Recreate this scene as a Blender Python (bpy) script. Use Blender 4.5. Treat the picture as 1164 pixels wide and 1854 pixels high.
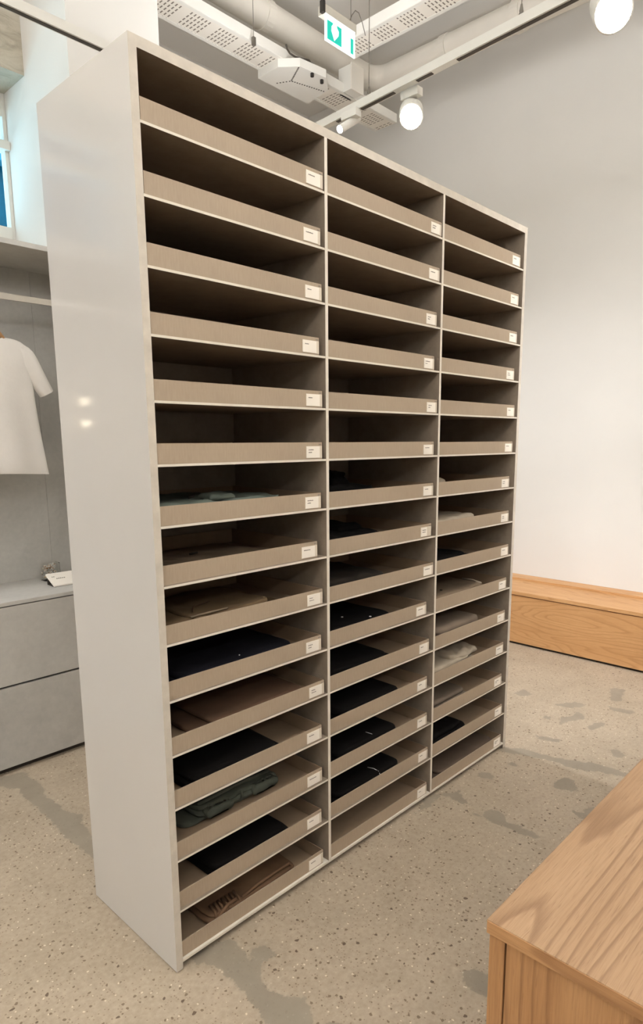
import bpy, bmesh, math, random
import numpy as np
from mathutils import Vector, Matrix, noise

random.seed(7)
S = bpy.context.scene
C = S.collection
for o in list(bpy.data.objects):
    bpy.data.objects.remove(o, do_unlink=True)

# ------------------------------------------------------------------ camera
cam_d = bpy.data.cameras.new('camera')
cam = bpy.data.objects.new('camera', cam_d); C.objects.link(cam)
R_RIGHT = Vector((0.673056654, -0.739590925, -0.0000592760))
R_DOWN = Vector((-0.128821711, -0.117153870, -0.984723280))
R_FWD = Vector((0.728285457, 0.662782192, -0.174126560))
m = Matrix((R_RIGHT, -R_DOWN, -R_FWD)).transposed().to_4x4()
m.translation = Vector((-0.85931713, -1.44241219, 1.49190746))
cam.matrix_world = m
cam_d.sensor_fit = 'VERTICAL'; cam_d.sensor_height = 24.0
cam_d.lens = 1180.1216 / 1854.0 * 24.0
cam_d.shift_x = (582 - 633.4295) / 1854.0
cam_d.shift_y = (1001.0932 - 927) / 1854.0
cam_d.clip_start = 0.02
S.camera = cam
S.view_settings.view_transform = 'Standard'
S.view_settings.look = 'None'
S.view_settings.gamma = 1.0
S.view_settings.use_curve_mapping = False
S.view_settings.exposure = 0.0

# ------------------------------------------------------------------ light
SPOT_W = 32.0
SPOT_COL = (1.0, 1.005, 1.05)
UP_W = 105.0                       # fill light strips, added unseen on top of the tracks
UP_COL = (1.0, 1.01, 1.06)
DAY = 6.5
w = bpy.data.worlds.new('world'); S.world = w; w.use_nodes = True
bg = w.node_tree.nodes['Background']
bg.inputs[0].default_value = (0.56, 0.86, 1.0, 1); bg.inputs[1].default_value = DAY

# room dimensions
XL, XR = -4.6, 3.86          # left wall, right wall
YF, YB = -4.6, 3.37          # front wall (behind the camera), back wall
YW = 2.46                    # window wall
ZC = 4.45                    # ceiling
PX0, PX1, PY = 0.838, 1.352, 1.955   # pillar

# ------------------------------------------------------------------ node helpers
def srgb(r, g, b):
    f = lambda c: (c/255/12.92) if c/255 <= .04045 else ((c/255+.055)/1.055)**2.4
    return (f(r), f(g), f(b), 1)

class NT:
    def __init__(s, name):
        s.m = bpy.data.materials.new(name); s.m.use_nodes = True
        s.t = s.m.node_tree; s.b = s.t.nodes['Principled BSDF']
    def n(s, typ, **kw):
        nd = s.t.nodes.new(typ)
        for k, v in kw.items(): setattr(nd, k, v)
        return nd
    def l(s, a, b): s.t.links.new(a, b)
    def coord(s, scale=(1, 1, 1), rot=(0, 0, 0), out='Object'):
        tc = s.n('ShaderNodeTexCoord'); mp = s.n('ShaderNodeMapping')
        mp.inputs['Scale'].default_value = scale; mp.inputs['Rotation'].default_value = rot
        s.l(tc.outputs[out], mp.inputs[0]); return mp.outputs[0]
    def noise(s, vec, scale, detail=4, rough=.55, dist=0):
        nd = s.n('ShaderNodeTexNoise'); nd.inputs['Scale'].default_value = scale
        nd.inputs['Detail'].default_value = detail; nd.inputs['Roughness'].default_value = rough
        nd.inputs['Distortion'].default_value = dist
        if vec is not None: s.l(vec, nd.inputs['Vector'])
        return nd.outputs['Fac']
    def ramp(s, fac, stops):
        r = s.n('ShaderNodeValToRGB'); e = r.color_ramp.elements
        while len(e) < len(stops): e.new(.5)
        for el, (p, c) in zip(e, stops):
            el.position = p; el.color = c if len(c) == 4 else (*c, 1)
        s.l(fac, r.inputs[0]); return r.outputs[0]
    def math(s, op, a, b=0.0, c=None):
        nd = s.n('ShaderNodeMath', operation=op)
        for i, v in enumerate((a, b, c)):
            if v is None: continue
            if isinstance(v, (int, float)): nd.inputs[i].default_value = v
            else: s.l(v, nd.inputs[i])
        return nd.outputs[0]
    def mix(s, fac, a, b):
        nd = s.n('ShaderNodeMix', data_type='RGBA')
        for i, v in ((0, fac), (6, a), (7, b)):
            if isinstance(v, (int, float)): nd.inputs[i].default_value = v
            elif isinstance(v, tuple): nd.inputs[i].default_value = v
            else: s.l(v, nd.inputs[i])
        return nd.outputs[2]
    def bump(s, h, strength=.2, dist=.01):
        b = s.n('ShaderNodeBump'); b.inputs['Strength'].default_value = strength
        b.inputs['Distance'].default_value = dist
        s.l(h, b.inputs['Height']); s.l(b.outputs[0], s.b.inputs['Normal'])
    def col(s, v):
        if isinstance(v, tuple): s.b.inputs['Base Color'].default_value = v
        else: s.l(v, s.b.inputs['Base Color'])
    def set(s, **kw):
        for k, v in kw.items(): s.b.inputs[k.replace('_', ' ')].default_value = v

def plain(name, c, rough=.6, var=.06, scale=12, bump=0, metallic=0, coat=0):
    t = NT(name); v = t.coord()
    f = t.noise(v, scale, 4)
    a = tuple(x*(1-var) for x in c[:3])+(1,); b = tuple(min(1, x*(1+var)) for x in c[:3])+(1,)
    t.col(t.ramp(f, [(.3, a), (.7, b)]))
    t.set(Roughness=rough, Metallic=metallic, Coat_Weight=coat)
    if bump: t.bump(t.noise(v, scale*6, 3), bump, .002)
    return t.m

def emit(name, c, s):
    t = NT(name); t.set(Base_Color=(0, 0, 0, 1), Emission_Color=c, Emission_Strength=s); return t.m

M = {}
M['plaster'] = plain('warm_white_plaster', srgb(222, 219, 212), .8, .025, 1.3, .1)
M['ceiling'] = plain('ceiling_paint', srgb(220, 217, 210), .85, .03, 1.0, .12)
M['white_paint'] = plain('white_paint', srgb(222, 219, 210), .55, .02, 5)
M['pipe'] = plain('painted_pipe', srgb(222, 216, 204), .5, .03, 4)
M['edge'] = plain('pale_concrete_edge', srgb(196, 187, 172), .5, .10, 22, .1)
M['shelf_edge'] = plain('cream_shelf_edge', srgb(216, 207, 191), .45, .04, 20)
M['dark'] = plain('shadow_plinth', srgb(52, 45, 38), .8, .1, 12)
M['black_slot'] = plain('dark_slot', srgb(70, 62, 52), .6)
M['wire'] = plain('steel_wire', srgb(120, 114, 104), .4, metallic=.6)
M['card'] = plain('white_card', srgb(236, 228, 214), .6, .01)
M['ink'] = plain('grey_ink', srgb(140, 130, 120), .7)
M['clear'] = plain('card_sleeve', srgb(214, 202, 182), .25, .02)

M['button'] = plain('white_button', srgb(235, 232, 225), .3)
M['hanger'] = plain('hanger_wood', srgb(170, 128, 84), .5, .12, 30)
M['chrome'] = plain('satin_steel', srgb(195, 188, 175), .35, metallic=.7)
M['sign_grey'] = plain('sign_housing', srgb(186, 180, 166), .5)
M['sign_black'] = plain('black_clip', srgb(35, 30, 25), .5)
M['lens'] = emit('lamp_lens', (1, .97, .90, 1), 30)
M['sign_white'] = emit('sign_lit_white', (.95, 1, .98, 1), 1.5)
M['sign_green'] = emit('sign_lit_green', (0.0, .70, .52, 1), 1.0)
M['bulb'] = emit('glowing_bulb', (1, .86, .62, 1), 12)
M['strip'] = emit('added_fill_strip', (1, .95, .87, 1), 6)  # glow of the added ceiling fill strips

def cloth(name, c, scale=70, var=.12):
    t = NT(name); v = t.coord()
    f = t.noise(v, scale, 5, .7); g = t.noise(v, 9, 3)
    a = tuple(x*(1-var*1.5) for x in c[:3])+(1,); b = tuple(min(1, x*(1+var)) for x in c[:3])+(1,)
    t.col(t.ramp(g, [(.3, a), (.7, b)])); t.set(Roughness=.95, Specular_IOR_Level=.15)
    t.bump(f, .35, .002); return t.m
M['sage'] = cloth('sage_cotton', srgb(108, 116, 106))
M['taupe'] = cloth('taupe_cotton', srgb(130, 112, 92))
M['olive'] = cloth('olive_brown_cotton', srgb(112, 92, 68))
M['navy'] = cloth('navy_cotton', srgb(19, 18, 24))
M['black_cloth'] = cloth('black_cotton', srgb(15, 12, 10), 60, .25)
M['brown'] = cloth('dark_brown_cotton', srgb(92, 70, 54))
M['green'] = cloth('dark_green_canvas', srgb(88, 91, 80), 90, .22)
M['rust'] = cloth('brown_corduroy', srgb(112, 86, 64), 90, .2)
M['stone'] = cloth('stone_cotton', srgb(172, 158, 138))
M['greytaupe'] = cloth('grey_taupe_wool', srgb(118, 104, 90))
M['darktaupe'] = cloth('dark_taupe_wool', srgb(92, 78, 66))
M['charcoal'] = cloth('charcoal_cotton', srgb(46, 40, 34))
M['tshirt'] = cloth('white_jersey', srgb(226, 220, 211), 60, .02)

def laminate():
    t = NT('gloss_white_laminate'); v = t.coord()
    t.col(t.ramp(t.noise(v, 1.2, 3), [(.3, srgb(197, 193, 187)), (.7, srgb(203, 199, 193))]))
    t.set(Roughness=.35, Coat_Weight=.6, Coat_Roughness=.08)
    t.bump(t.noise(v, 4, 2), .05, .01); return t.m
M['laminate'] = laminate()

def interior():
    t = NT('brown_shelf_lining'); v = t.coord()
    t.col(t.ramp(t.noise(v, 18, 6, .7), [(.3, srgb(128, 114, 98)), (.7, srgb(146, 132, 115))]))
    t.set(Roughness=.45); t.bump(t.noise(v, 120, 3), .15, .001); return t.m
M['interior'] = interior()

def board():
    t = NT('beige_linen_board'); v = t.coord((1, 1, 1))
    f = t.noise(t.coord((220, 220, 30)), 1, 3); g = t.noise(v, 6, 3)
    c = t.mix(.35, t.ramp(f, [(.3, srgb(158, 139, 118)), (.7, srgb(168, 150, 128))]),
              t.ramp(g, [(.3, srgb(158, 141, 120)), (.7, srgb(170, 153, 130))]))
    t.col(c); t.set(Roughness=.65); t.bump(f, .05, .001); return t.m
M['board'] = board()
M['board_in'] = plain('brown_tray_lining', srgb(138, 116, 92), .75, .06, 20)

def concrete_grey():
    t = NT('grey_mineral_panel'); v = t.coord()
    f = t.noise(v, 2.6, 6, .65, .5); g = t.noise(v, 45, 4)
    c = t.ramp(f, [(.28, srgb(172, 169, 163)), (.5, srgb(186, 183, 176)), (.75, srgb(200, 197, 190))])
    t.col(t.mix(.12, c, t.ramp(g, [(.3, srgb(120, 112, 100)), (.7, srgb(190, 182, 168))])))
    t.set(Roughness=.55); t.bump(g, .08, .002); return t.m
M['mineral'] = concrete_grey()

def lintel():
    t = NT('raw_concrete'); v = t.coord((1, 1, 2.2))
    f = t.noise(v, 4, 7, .7, 1.0)
    t.col(t.ramp(f, [(.25, srgb(140, 130, 115)), (.5, srgb(186, 178, 160)), (.8, srgb(206, 200, 185))]))
    t.set(Roughness=.9); t.bump(f, .5, .02); return t.m
M['concrete'] = lintel()

def oak(name, axis='X', seed=0, pale=False, figure=1.0, deep=False):
    """grain runs along axis; cathedral figure from a stretched distance field"""
    t = NT(name)
    tc = t.n('ShaderNodeTexCoord'); mp = t.n('ShaderNodeMapping')
    mp.inputs['Location'].default_value = (seed*3.1, seed*1.7, seed*2.3)
    t.l(tc.outputs['Object'], mp.inputs[0]); base = mp.outputs[0]
    def sc(v3):
        q = t.n('ShaderNodeMapping'); q.inputs['Scale'].default_value = v3; t.l(base, q.inputs[0]); return q.outputs[0]
    perm = {'X': lambda a, b: (a, b, b), 'Y': lambda a, b: (b, a, b), 'Z': lambda a, b: (b, b, a)}[axis]
    low = t.noise(sc(perm(.42, 3.4)), 1.25*figure, 2, .45, .15)
    wob = t.noise(sc(perm(3.0, 14)), 1, 3, .6)
    spx = t.n('ShaderNodeSeparateXYZ'); t.l(base, spx.inputs[0])
    across = spx.outputs[1] if axis == 'X' else (spx.outputs[0] if axis == 'Y' else spx.outputs[1])
    rr_ = t.math('ADD', t.math('MULTIPLY', low, 19), t.math('ADD', t.math('MULTIPLY', across, 15), t.math('MULTIPLY', wob, .55)))
    rings = t.math('FRACT', rr_)
    lines = t.ramp(rings, [(0, (0, 0, 0)), (.62, (.12, .12, .12)), (.86, (1, 1, 1)), (.93, (.8, .8, .8)), (1, (0, 0, 0))])
    fib = t.noise(sc(perm(9, 260)), 1, 3, .7)
    pore = t.noise(sc(perm(22, 420)), 1, 2, .5)
    tone = t.noise(sc(perm(.8, 6)), 1.5, 3)
    if pale: A, B, D = srgb(206, 160, 110), srgb(190, 142, 92), srgb(166, 118, 70)
    else: A, B, D = srgb(174, 141, 107), srgb(161, 127, 93), srgb(114, 81, 52)
    if deep: A, B, D = srgb(184, 140, 96), srgb(168, 122, 78), srgb(126, 84, 50)
    c = t.ramp(tone, [(.3, B), (.7, A)])
    c = t.mix(t.math('MULTIPLY', lines, .58), c, D)
    c = t.mix(t.math('MULTIPLY', t.ramp(fib, [(.42, (0, 0, 0)), (.68, (1, 1, 1))]), .30), c, D)
    c = t.mix(t.math('MULTIPLY', t.ramp(pore, [(.60, (0, 0, 0)), (.68, (1, 1, 1))]), .35), c, D)
    t.col(c); t.set(Roughness=.48); t.bump(fib, .08, .001)
    return t.m
M['oak_top'] = oak('oak_table_top', 'X', 1.0)
M['oak_side'] = oak('oak_upright_panel', 'Z', 5, deep=True)
M['oak_edge'] = oak('oak_edge', 'Y', 3, deep=True)
M['oak_bench'] = oak('oak_bench_front', 'Y', 2, True, 1.3)
M['oak_bench_top'] = oak('oak_bench_top', 'Y', 6, True, 1.3)

def perforated():
    t = NT('perforated_white_metal')
    tc = t.n('ShaderNodeTexCoord'); sp = t.n('ShaderNodeSeparateXYZ'); t.l(tc.outputs['Object'], sp.inputs[0])
    X, Y = sp.outputs[0], sp.outputs[1]
    u = t.math('FRACT', t.math('MULTIPLY', X, 40)); v = t.math('FRACT', t.math('MULTIPLY', Y, 26))
    du = t.math('ABSOLUTE', t.math('SUBTRACT', u, .5)); dv = t.math('ABSOLUTE', t.math('SUBTRACT', v, .5))
    hole = t.math('MULTIPLY', t.math('LESS_THAN', du, .17), t.math('LESS_THAN', dv, .33))
    grp = t.math('GREATER_THAN', t.math('FRACT', t.math('MULTIPLY', X, 5.0)), .28)
    ny = t.math('LESS_THAN', t.math('ABSOLUTE', Y), .115)
    fac = t.math('MULTIPLY', t.math('MULTIPLY', hole, grp), ny)
    t.col(t.mix(fac, srgb(226, 220, 208), srgb(120, 112, 100))); t.set(Roughness=.5)
    return t.m
M['perf'] = perforated()

def floor_mat():
    t = NT('polished_aggregate_concrete'); v = t.coord()
    big = t.noise(v, .9, 4, .6); mid = t.noise(v, 5, 6, .65, .6); fine = t.noise(v, 60, 5, .7)
    c = t.ramp(big, [(.3, srgb(150, 135, 115)), (.5, srgb(162, 147, 127)), (.72, srgb(170, 153, 133))])
    c = t.mix(.35, c, t.ramp(mid, [(.3, srgb(142, 127, 106)), (.55, srgb(174, 158, 136)), (.75, srgb(192, 174, 152))]))
    c = t.mix(.22, c, t.ramp(fine, [(.3, srgb(130, 115, 96)), (.7, srgb(214, 198, 174))]))
    # aggregate specks
    dens = t.ramp(t.noise(v, 1.6, 3), [(.40, (0, 0, 0)), (.62, (1, 1, 1))])
    for scale, thr, keep, colr, wgt in ((62, .20, .80, srgb(108, 90, 71), .8), (120, .22, .76, srgb(124, 105, 85), .65),
                                        (74, .15, .90, srgb(224, 210, 186), .7), (34, .12, .93, srgb(84, 66, 50), .85)):
        wv = t.n('ShaderNodeVectorMath', operation='ADD'); off = t.n('ShaderNodeTexNoise')
        off.inputs['Scale'].default_value = scale*1.3; t.l(v, off.inputs['Vector'])
        sc_ = t.n('ShaderNodeVectorMath', operation='SCALE'); sc_.inputs[3].default_value = .55/scale
        t.l(off.outputs['Color'], sc_.inputs[0]); t.l(v, wv.inputs[0]); t.l(sc_.outputs[0], wv.inputs[1])
        vo = t.n('ShaderNodeTexVoronoi'); vo.inputs['Scale'].default_value = scale; t.l(wv.outputs[0], vo.inputs['Vector'])
        sp = t.n('ShaderNodeSeparateColor'); t.l(vo.outputs['Color'], sp.inputs[0])
        sel = t.math('GREATER_THAN', t.math('ADD', sp.outputs[0], t.math('MULTIPLY', dens, .10)), keep)
        spot = t.math('MULTIPLY', t.math('LESS_THAN', vo.outputs['Distance'], thr+.06), sel)
        c = t.mix(t.math('MULTIPLY', spot, wgt), c, colr)
    # poured patches and filled cracks
    at = t.n('ShaderNodeAttribute'); at.attribute_name = 'patch'
    edge = t.math('ADD', at.outputs['Fac'], t.math('MULTIPLY', t.math('SUBTRACT', t.noise(v, 24, 6, .72), .5), .065))
    mask = t.ramp(t.math('MULTIPLY_ADD', edge, 30, .5), [(.40, (0, 0, 0)), (.55, (1, 1, 1))])
    pc = t.ramp(t.noise(v, 7, 4), [(.3, srgb(134, 124, 109)), (.7, srgb(150, 139, 122))])
    t.col(t.mix(t.math('MULTIPLY', mask, .88), c, pc))
    t.set(Roughness=.5, Specular_IOR_Level=.35)
    t.bump(fine, .12, .003)
    return t.m
M['floor'] = floor_mat()

# ------------------------------------------------------------------ mesh helpers
def box(bm, x0, x1, y0, y1, z0, z1, mi=0):
    vs = [bm.verts.new((x, y, z)) for z in (z0, z1) for y in (y0, y1) for x in (x0, x1)]
    for idx in ((0, 2, 3, 1), (4, 5, 7, 6), (0, 1, 5, 4), (2, 6, 7, 3), (0, 4, 6, 2), (1, 3, 7, 5)):
        bm.faces.new([vs[i] for i in idx]).material_index = mi
    return vs

def obj(name, bm, mats, parent=None, loc=None, smooth=False, bevel=0):
    if bevel: bmesh.ops.bevel(bm, geom=bm.edges[:], offset=bevel, segments=2, affect='EDGES', profile=.7)
    me = bpy.data.meshes.new(name)
    bmesh.ops.recalc_face_normals(bm, faces=bm.faces[:])
    bm.to_mesh(me); bm.free()
    for mt in (mats if isinstance(mats, (list, tuple)) else [mats]): me.materials.append(mt)
    if smooth:
        for p in me.polygons: p.use_smooth = True
    o = bpy.data.objects.new(name, me); C.objects.link(o)
    if loc is not None: o.location = loc
    if parent: o.parent = parent
    return o

def boxo(name, dims, mat, parent=None, bevel=0):
    bm = bmesh.new(); box(bm, *dims); return obj(name, bm, mat, parent, bevel=bevel)

def empty(name, loc=(0, 0, 0), rz=0):
    o = bpy.data.objects.new(name, None); o.empty_display_size = .1; C.objects.link(o)
    o.location = loc; o.rotation_euler = (0, 0, rz); return o

def tag(o, label=None, cat=None, group=None, kind=None):
    if label: o['label'] = label
    if cat: o['category'] = cat
    if group: o['group'] = group
    if kind: o['kind'] = kind
    return o

def tube(bm, pts, r, seg=16, cap=True):
    pts = [Vector(p) for p in pts]; rings = []
    up = None
    for i, p in enumerate(pts):
        d = (pts[min(i+1, len(pts)-1)] - pts[max(i-1, 0)]).normalized()
        if up is None:
            up = Vector((0, 0, 1)) if abs(d.z) < .9 else Vector((1, 0, 0))
        a = d.cross(up).normalized(); up2 = a.cross(d).normalized(); up = up2
        rr = r[i] if isinstance(r, (list, tuple)) else r
        rings.append([bm.verts.new(p + a*rr*math.cos(2*math.pi*k/seg) + up2*rr*math.sin(2*math.pi*k/seg)) for k in range(seg)])
    for A, B in zip(rings, rings[1:]):
        for k in range(seg): bm.faces.new((A[k], A[(k+1) % seg], B[(k+1) % seg], B[k]))
    if cap:
        bm.faces.new(rings[0][::-1]); bm.faces.new(rings[-1])

def struct(o): o['kind'] = 'structure'; return o

# ------------------------------------------------------------------ floor
P = {}
def zoompoly(ox, oy, s, pts): return [(ox+x/s, oy+y/s) for x, y in pts]
Rm = np.array([R_RIGHT, R_DOWN, R_FWD]); CP = np.array(m.translation)
def to_floor(u, v):
    # the outlines of the floor patches were measured in the photograph and are laid out once on z = 0
    d = Rm.T @ np.array([(u-633.4295)/1180.1216, (v-1001.0932)/1180.1216, 1.0])
    t = -CP[2]/d[2]; q = CP + t*d; return (q[0], q[1])
polys = [
 zoompoly(300, 1500, 1.94, [(60,440),(140,420),(230,385),(290,450),(330,490),(350,560),(400,590),(480,590),(510,640),(520,690),(640,690),(640,720),(380,720),(360,687),(300,610),(240,540),(190,490),(120,470)]),
 zoompoly(300, 1500, 1.94, [(290,440),(310,420),(345,412),(382,436),(352,468),(330,478),(315,470)]),
 zoompoly(0, 1360, 3.527, [(-150,100),(0,165),(190,130),(165,158),(230,190),(285,240),(280,280),(380,340),(400,380),(530,410),(510,450),(580,520),(620,700),(540,640),(480,590),(400,540),(350,470),(260,380),(150,290),(120,240),(40,235),(-150,190)]),
 zoompoly(900, 1020, 3.864, [(20,1280),(200,1300),(400,1360),(560,1385),(690,1400),(900,1465),(1400,1590),(1400,1640),(870,1490),(700,1458),(560,1440),(480,1420),(400,1385),(200,1345),(20,1310)]),
 zoompoly(900, 1020, 3.864, [(115,915),(185,880),(245,915),(180,930)]),
 zoompoly(900, 1020, 3.864, [(385,985),(470,982),(540,970),(630,990),(600,1002),(520,1012)]),
 zoompoly(900, 1020, 3.864, [(450,1075),(520,1072),(570,1030),(595,1060),(610,1088),(560,1092),(430,1130)]),
 zoompoly(900, 1020, 3.864, [(630,1145),(680,1120),(750,1115),(740,1140),(660,1168)]),
 zoompoly(900, 1020, 3.864, [(780,872),(890,880),(880,920),(870,965),(790,960),(800,900)]),
 zoompoly(900, 1020, 3.864, [(770,1000),(860,1015),(965,1035),(950,1060),(880,1045),(800,1028)]),
 zoompoly(900, 1020, 3.864, [(310,1082),(350,1068),(392,1074),(350,1088)]),
 zoompoly(900, 1020, 3.864, [(270,1205),(350,1215),(450,1228),(430,1252),(350,1240),(290,1230)]),
 zoompoly(900, 1020, 3.864, [(380,1545),(440,1510),(500,1500),(545,1520),(560,1600),(490,1590),(420,1575)]),
 zoompoly(900, 1020, 3.864, [(65,1402),(100,1390),(140,1400),(130,1418),(90,1415)]),
 zoompoly(900, 1020, 3.864, [(525,1730),(600,1745),(660,1690),(700,1720),(640,1790),(590,1780)]),
 zoompoly(860, 1360, 3.753, [(5,155),(40,143),(90,145),(150,182),(110,192),(40,178)]),
 zoompoly(860, 1360, 3.753, [(-40,415),(40,430),(100,400),(160,405),(200,440),(225,490),(300,510),(380,545),(460,600),(390,590),(310,560),(220,515),(150,500),(90,465),(10,440)]),
 zoompoly(580, 1260, 3.233, [(700,570),(760,575),(815,552),(835,600),(885,640),(820,625),(770,605)]),
 zoompoly(300, 1500, 1.94, [(1035,500),(1090,498),(1160,520),(1160,600),(1110,585),(1060,550)]),
 zoompoly(900, 1020, 3.864, [(795,1310),(850,1305),(900,1350),(850,1362),(810,1345)]),
 zoompoly(580, 1260, 3.233, [(620,600),(680,575),(700,590),(650,640),(560,690)]),
]
fp = [np.array([to_floor(u, v) for u, v in p]) for p in polys]
def sdist(px, py, poly):
    d = np.full(px.shape, 1e9); ins = np.zeros(px.shape, bool); n = len(poly)
    for i in range(n):
        a = poly[i]; b = poly[(i+1) % n]; e = b-a
        wx, wy = px-a[0], py-a[1]
        t = np.clip((wx*e[0]+wy*e[1])/(e@e+1e-12), 0, 1)
        d = np.minimum(d, (wx-e[0]*t)**2+(wy-e[1]*t)**2)
        c = ((a[1] > py) != (b[1] > py)) & (px < (b[0]-a[0])*(py-a[1])/(b[1]-a[1]+1e-12)+a[0])
        ins ^= c
    d = np.sqrt(d); return np.where(ins, d, -d)
gx = np.concatenate([np.linspace(XL-.3, -1.0, 6)[:-1], np.arange(-1.0, 3.40, .016), np.linspace(3.42, XR+.3, 4)])
gy = np.concatenate([np.linspace(YF-.3, -1.3, 6)[:-1], np.arange(-1.3, 1.7, .016), np.linspace(1.75, YB+.3, 6)])
GX, GY = np.meshgrid(gx, gy)
sd = np.full(GX.shape, -1.0)
for p in fp: sd = np.maximum(sd, sdist(GX, GY, p))
sd = np.clip(sd, -.1, .1)
nx, ny = len(gx), len(gy)
me = bpy.data.meshes.new('floor')
co = np.stack([GX.ravel(), GY.ravel(), np.zeros(GX.size)], 1)
ii, jj = np.meshgrid(np.arange(nx-1), np.arange(ny-1))
q = (jj*nx+ii).ravel(); faces = np.stack([q, q+1, q+1+nx, q+nx], 1)
me.from_pydata(co.tolist(), [], faces.tolist())
at = me.attributes.new('patch', 'FLOAT', 'POINT'); at.data.foreach_set('value', sd.ravel().astype(np.float32))
me.materials.append(M['floor'])
fl = bpy.data.objects.new('floor', me); C.objects.link(fl); struct(fl)

# ------------------------------------------------------------------ walls, ceiling, pillar, window
T = .25
struct(boxo('ceiling', (XL-T, XR+T, YF-T, YB+T, ZC, ZC+T), M['ceiling']))
struct(boxo('wall_right', (XR, XR+T, YF-T, YB+T, 0, ZC), M['plaster']))
struct(boxo('wall_left', (XL-T, XL, YF-T, YB+T, 0, ZC), M['plaster']))
struct(boxo('wall_front', (XL, XR, YF-T, YF, 0, ZC), M['plaster']))
struct(boxo('wall_back', (PX1, XR, YB, YB+T, 0, ZC), M['plaster']))
bm = bmesh.new(); box(bm, PX0, PX1, PY, YW+.34, 0, ZC); box(bm, 1.26, PX1, YW+.34, YB+T, 0, ZC)
struct(obj('wall_pillar', bm, M['plaster']))
# window wall: sill wall, reveal, lintel
WX0 = -1.55; WZ0, WZ1 = 2.24, 3.40; GLY = 2.74
bm = bmesh.new()
box(bm, XL, PX0, YW, YW+.34, 0, WZ0)
box(bm, XL, WX0, YW, YW+.34, WZ0, WZ1)
struct(obj('wall_window', bm, M['white_paint']))
bm = bmesh.new(); box(bm, XL, PX0, YW, YW+.34, WZ1, ZC)
struct(obj('trim_1', bm, M['concrete']))
# window frame and panes
wf = empty('window_1', (0, GLY, 0)); struct(wf)
bm = bmesh.new()
box(bm, PX0-.02, PX0-.001, 0, .06, WZ0, WZ1); box(bm, WX0, WX0+.05, 0, .06, WZ0, WZ1)
box(bm, WX0+.05, PX0-.02, .003, .057, WZ1-.12, WZ1); box(bm, WX0+.05, PX0-.02, -.006, .054, WZ0, WZ0+.45)
box(bm, WX0+.002, PX0-.001, -.03, .05, 3.10, 3.145)
for x in (-.36, ): box(bm, x-.03, x+.03, 0, .05, WZ0, WZ1)
obj('window_frame', bm, M['white_paint'], wf)
gm = NT('window_glass'); gm.set(Base_Color=(.85, .95, 1, 1), Roughness=.02, Transmission_Weight=1.0, IOR=1.02)
bm = bmesh.new(); box(bm, WX0+.04, PX0-.015, .025, .031, WZ0+.42, WZ1-.1)
obj('window_pane', bm, gm.m, wf)
# office block across the street
ob = empty('office_building', (0, 10, 0))
tag(ob, 'blue glass office block with pale floor bands, seen through the window at left', 'building')
M['facade_glass'] = plain('blue_facade_glass', srgb(8, 52, 66), .2, .5, .8)
M['facade_band'] = plain('pale_facade_band', srgb(40, 92, 112), .6, .15, 2)
for k_ in ('facade_glass', 'facade_band'): M[k_].node_tree.nodes['Principled BSDF'].inputs['Specular IOR Level'].default_value = .1
boxo('curtain_wall', (-6, 9, 0, 2, 0, 14), M['facade_glass'], ob)
bm = bmesh.new()
for z in np.arange(1.0, 14, 1.55): box(bm, -6, 9, -.25, 0, z, z+.34)
obj('floor_band', bm, M['facade_band'], ob)
bm = bmesh.new()
for x in np.arange(-6, 9, .9): box(bm, x, x+.12, -.12, 0, 0, 14)
obj('mullion', bm, M['facade_band'], ob)

# ------------------------------------------------------------------ pipes and cable trays under the ceiling
bm = bmesh.new()
px_, py_, pz_, pr_ = 3.46, 2.22, 4.22, .088
arc = [(px_-.16+.16*math.sin(a), py_-.16+.16*math.cos(a), pz_) for a in np.linspace(0, math.pi/2, 7)]
tube(bm, [(-1.0, py_, pz_), (1, py_, pz_), (2.4, py_, pz_)]+arc+[(px_, 1.0, pz_), (px_, -1, pz_), (px_, -4.4, pz_)], pr_, 24)
pipe = obj('ceiling_pipe', bm, M['pipe'], smooth=True)
tag(pipe, 'thick white painted pipe turning a corner below the ceiling by the right wall', 'pipe')
for y in (.98, 1.55, -.6):
    bm = bmesh.new(); tube(bm, [(px_, y-.03, pz_), (px_, y+.03, pz_)], pr_+.008, 24); obj('pipe_coupling', bm, M['pipe'], pipe, smooth=False)
bm = bmesh.new(); tube(bm, [(2.3, py_, pz_), (2.36, py_, pz_)], pr_+.008, 24); obj('pipe_coupling', bm, M['pipe'], pipe)

def cable_tray(loc, rz, length, wdt, label):
    r = empty('cable_tray', loc, rz); tag(r, label, 'cable tray', None)
    boxo('tray_base', (0, length, -wdt/2, wdt/2, 0, .004), M['perf'], r)
    bm = bmesh.new()
    for s in (-1, 1): box(bm, 0, length, s*wdt/2-.003, s*wdt/2+.003, 0, .06); box(bm, 0, length, s*(wdt/2-.012)-.012, s*(wdt/2-.012)+.012, -.002, 0)
    obj('side_rail', bm, M['white_paint'], r)
    return r
cable_tray((-1.0, 2.145, 3.9), 0, 4.5, .22, 'white perforated cable tray running parallel to the shelving above its top')
cable_tray((2.55, 1.70, 3.9), -math.pi/2, 5.8, .17, 'white perforated cable tray running toward the viewer beside the lit green sign')
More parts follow.
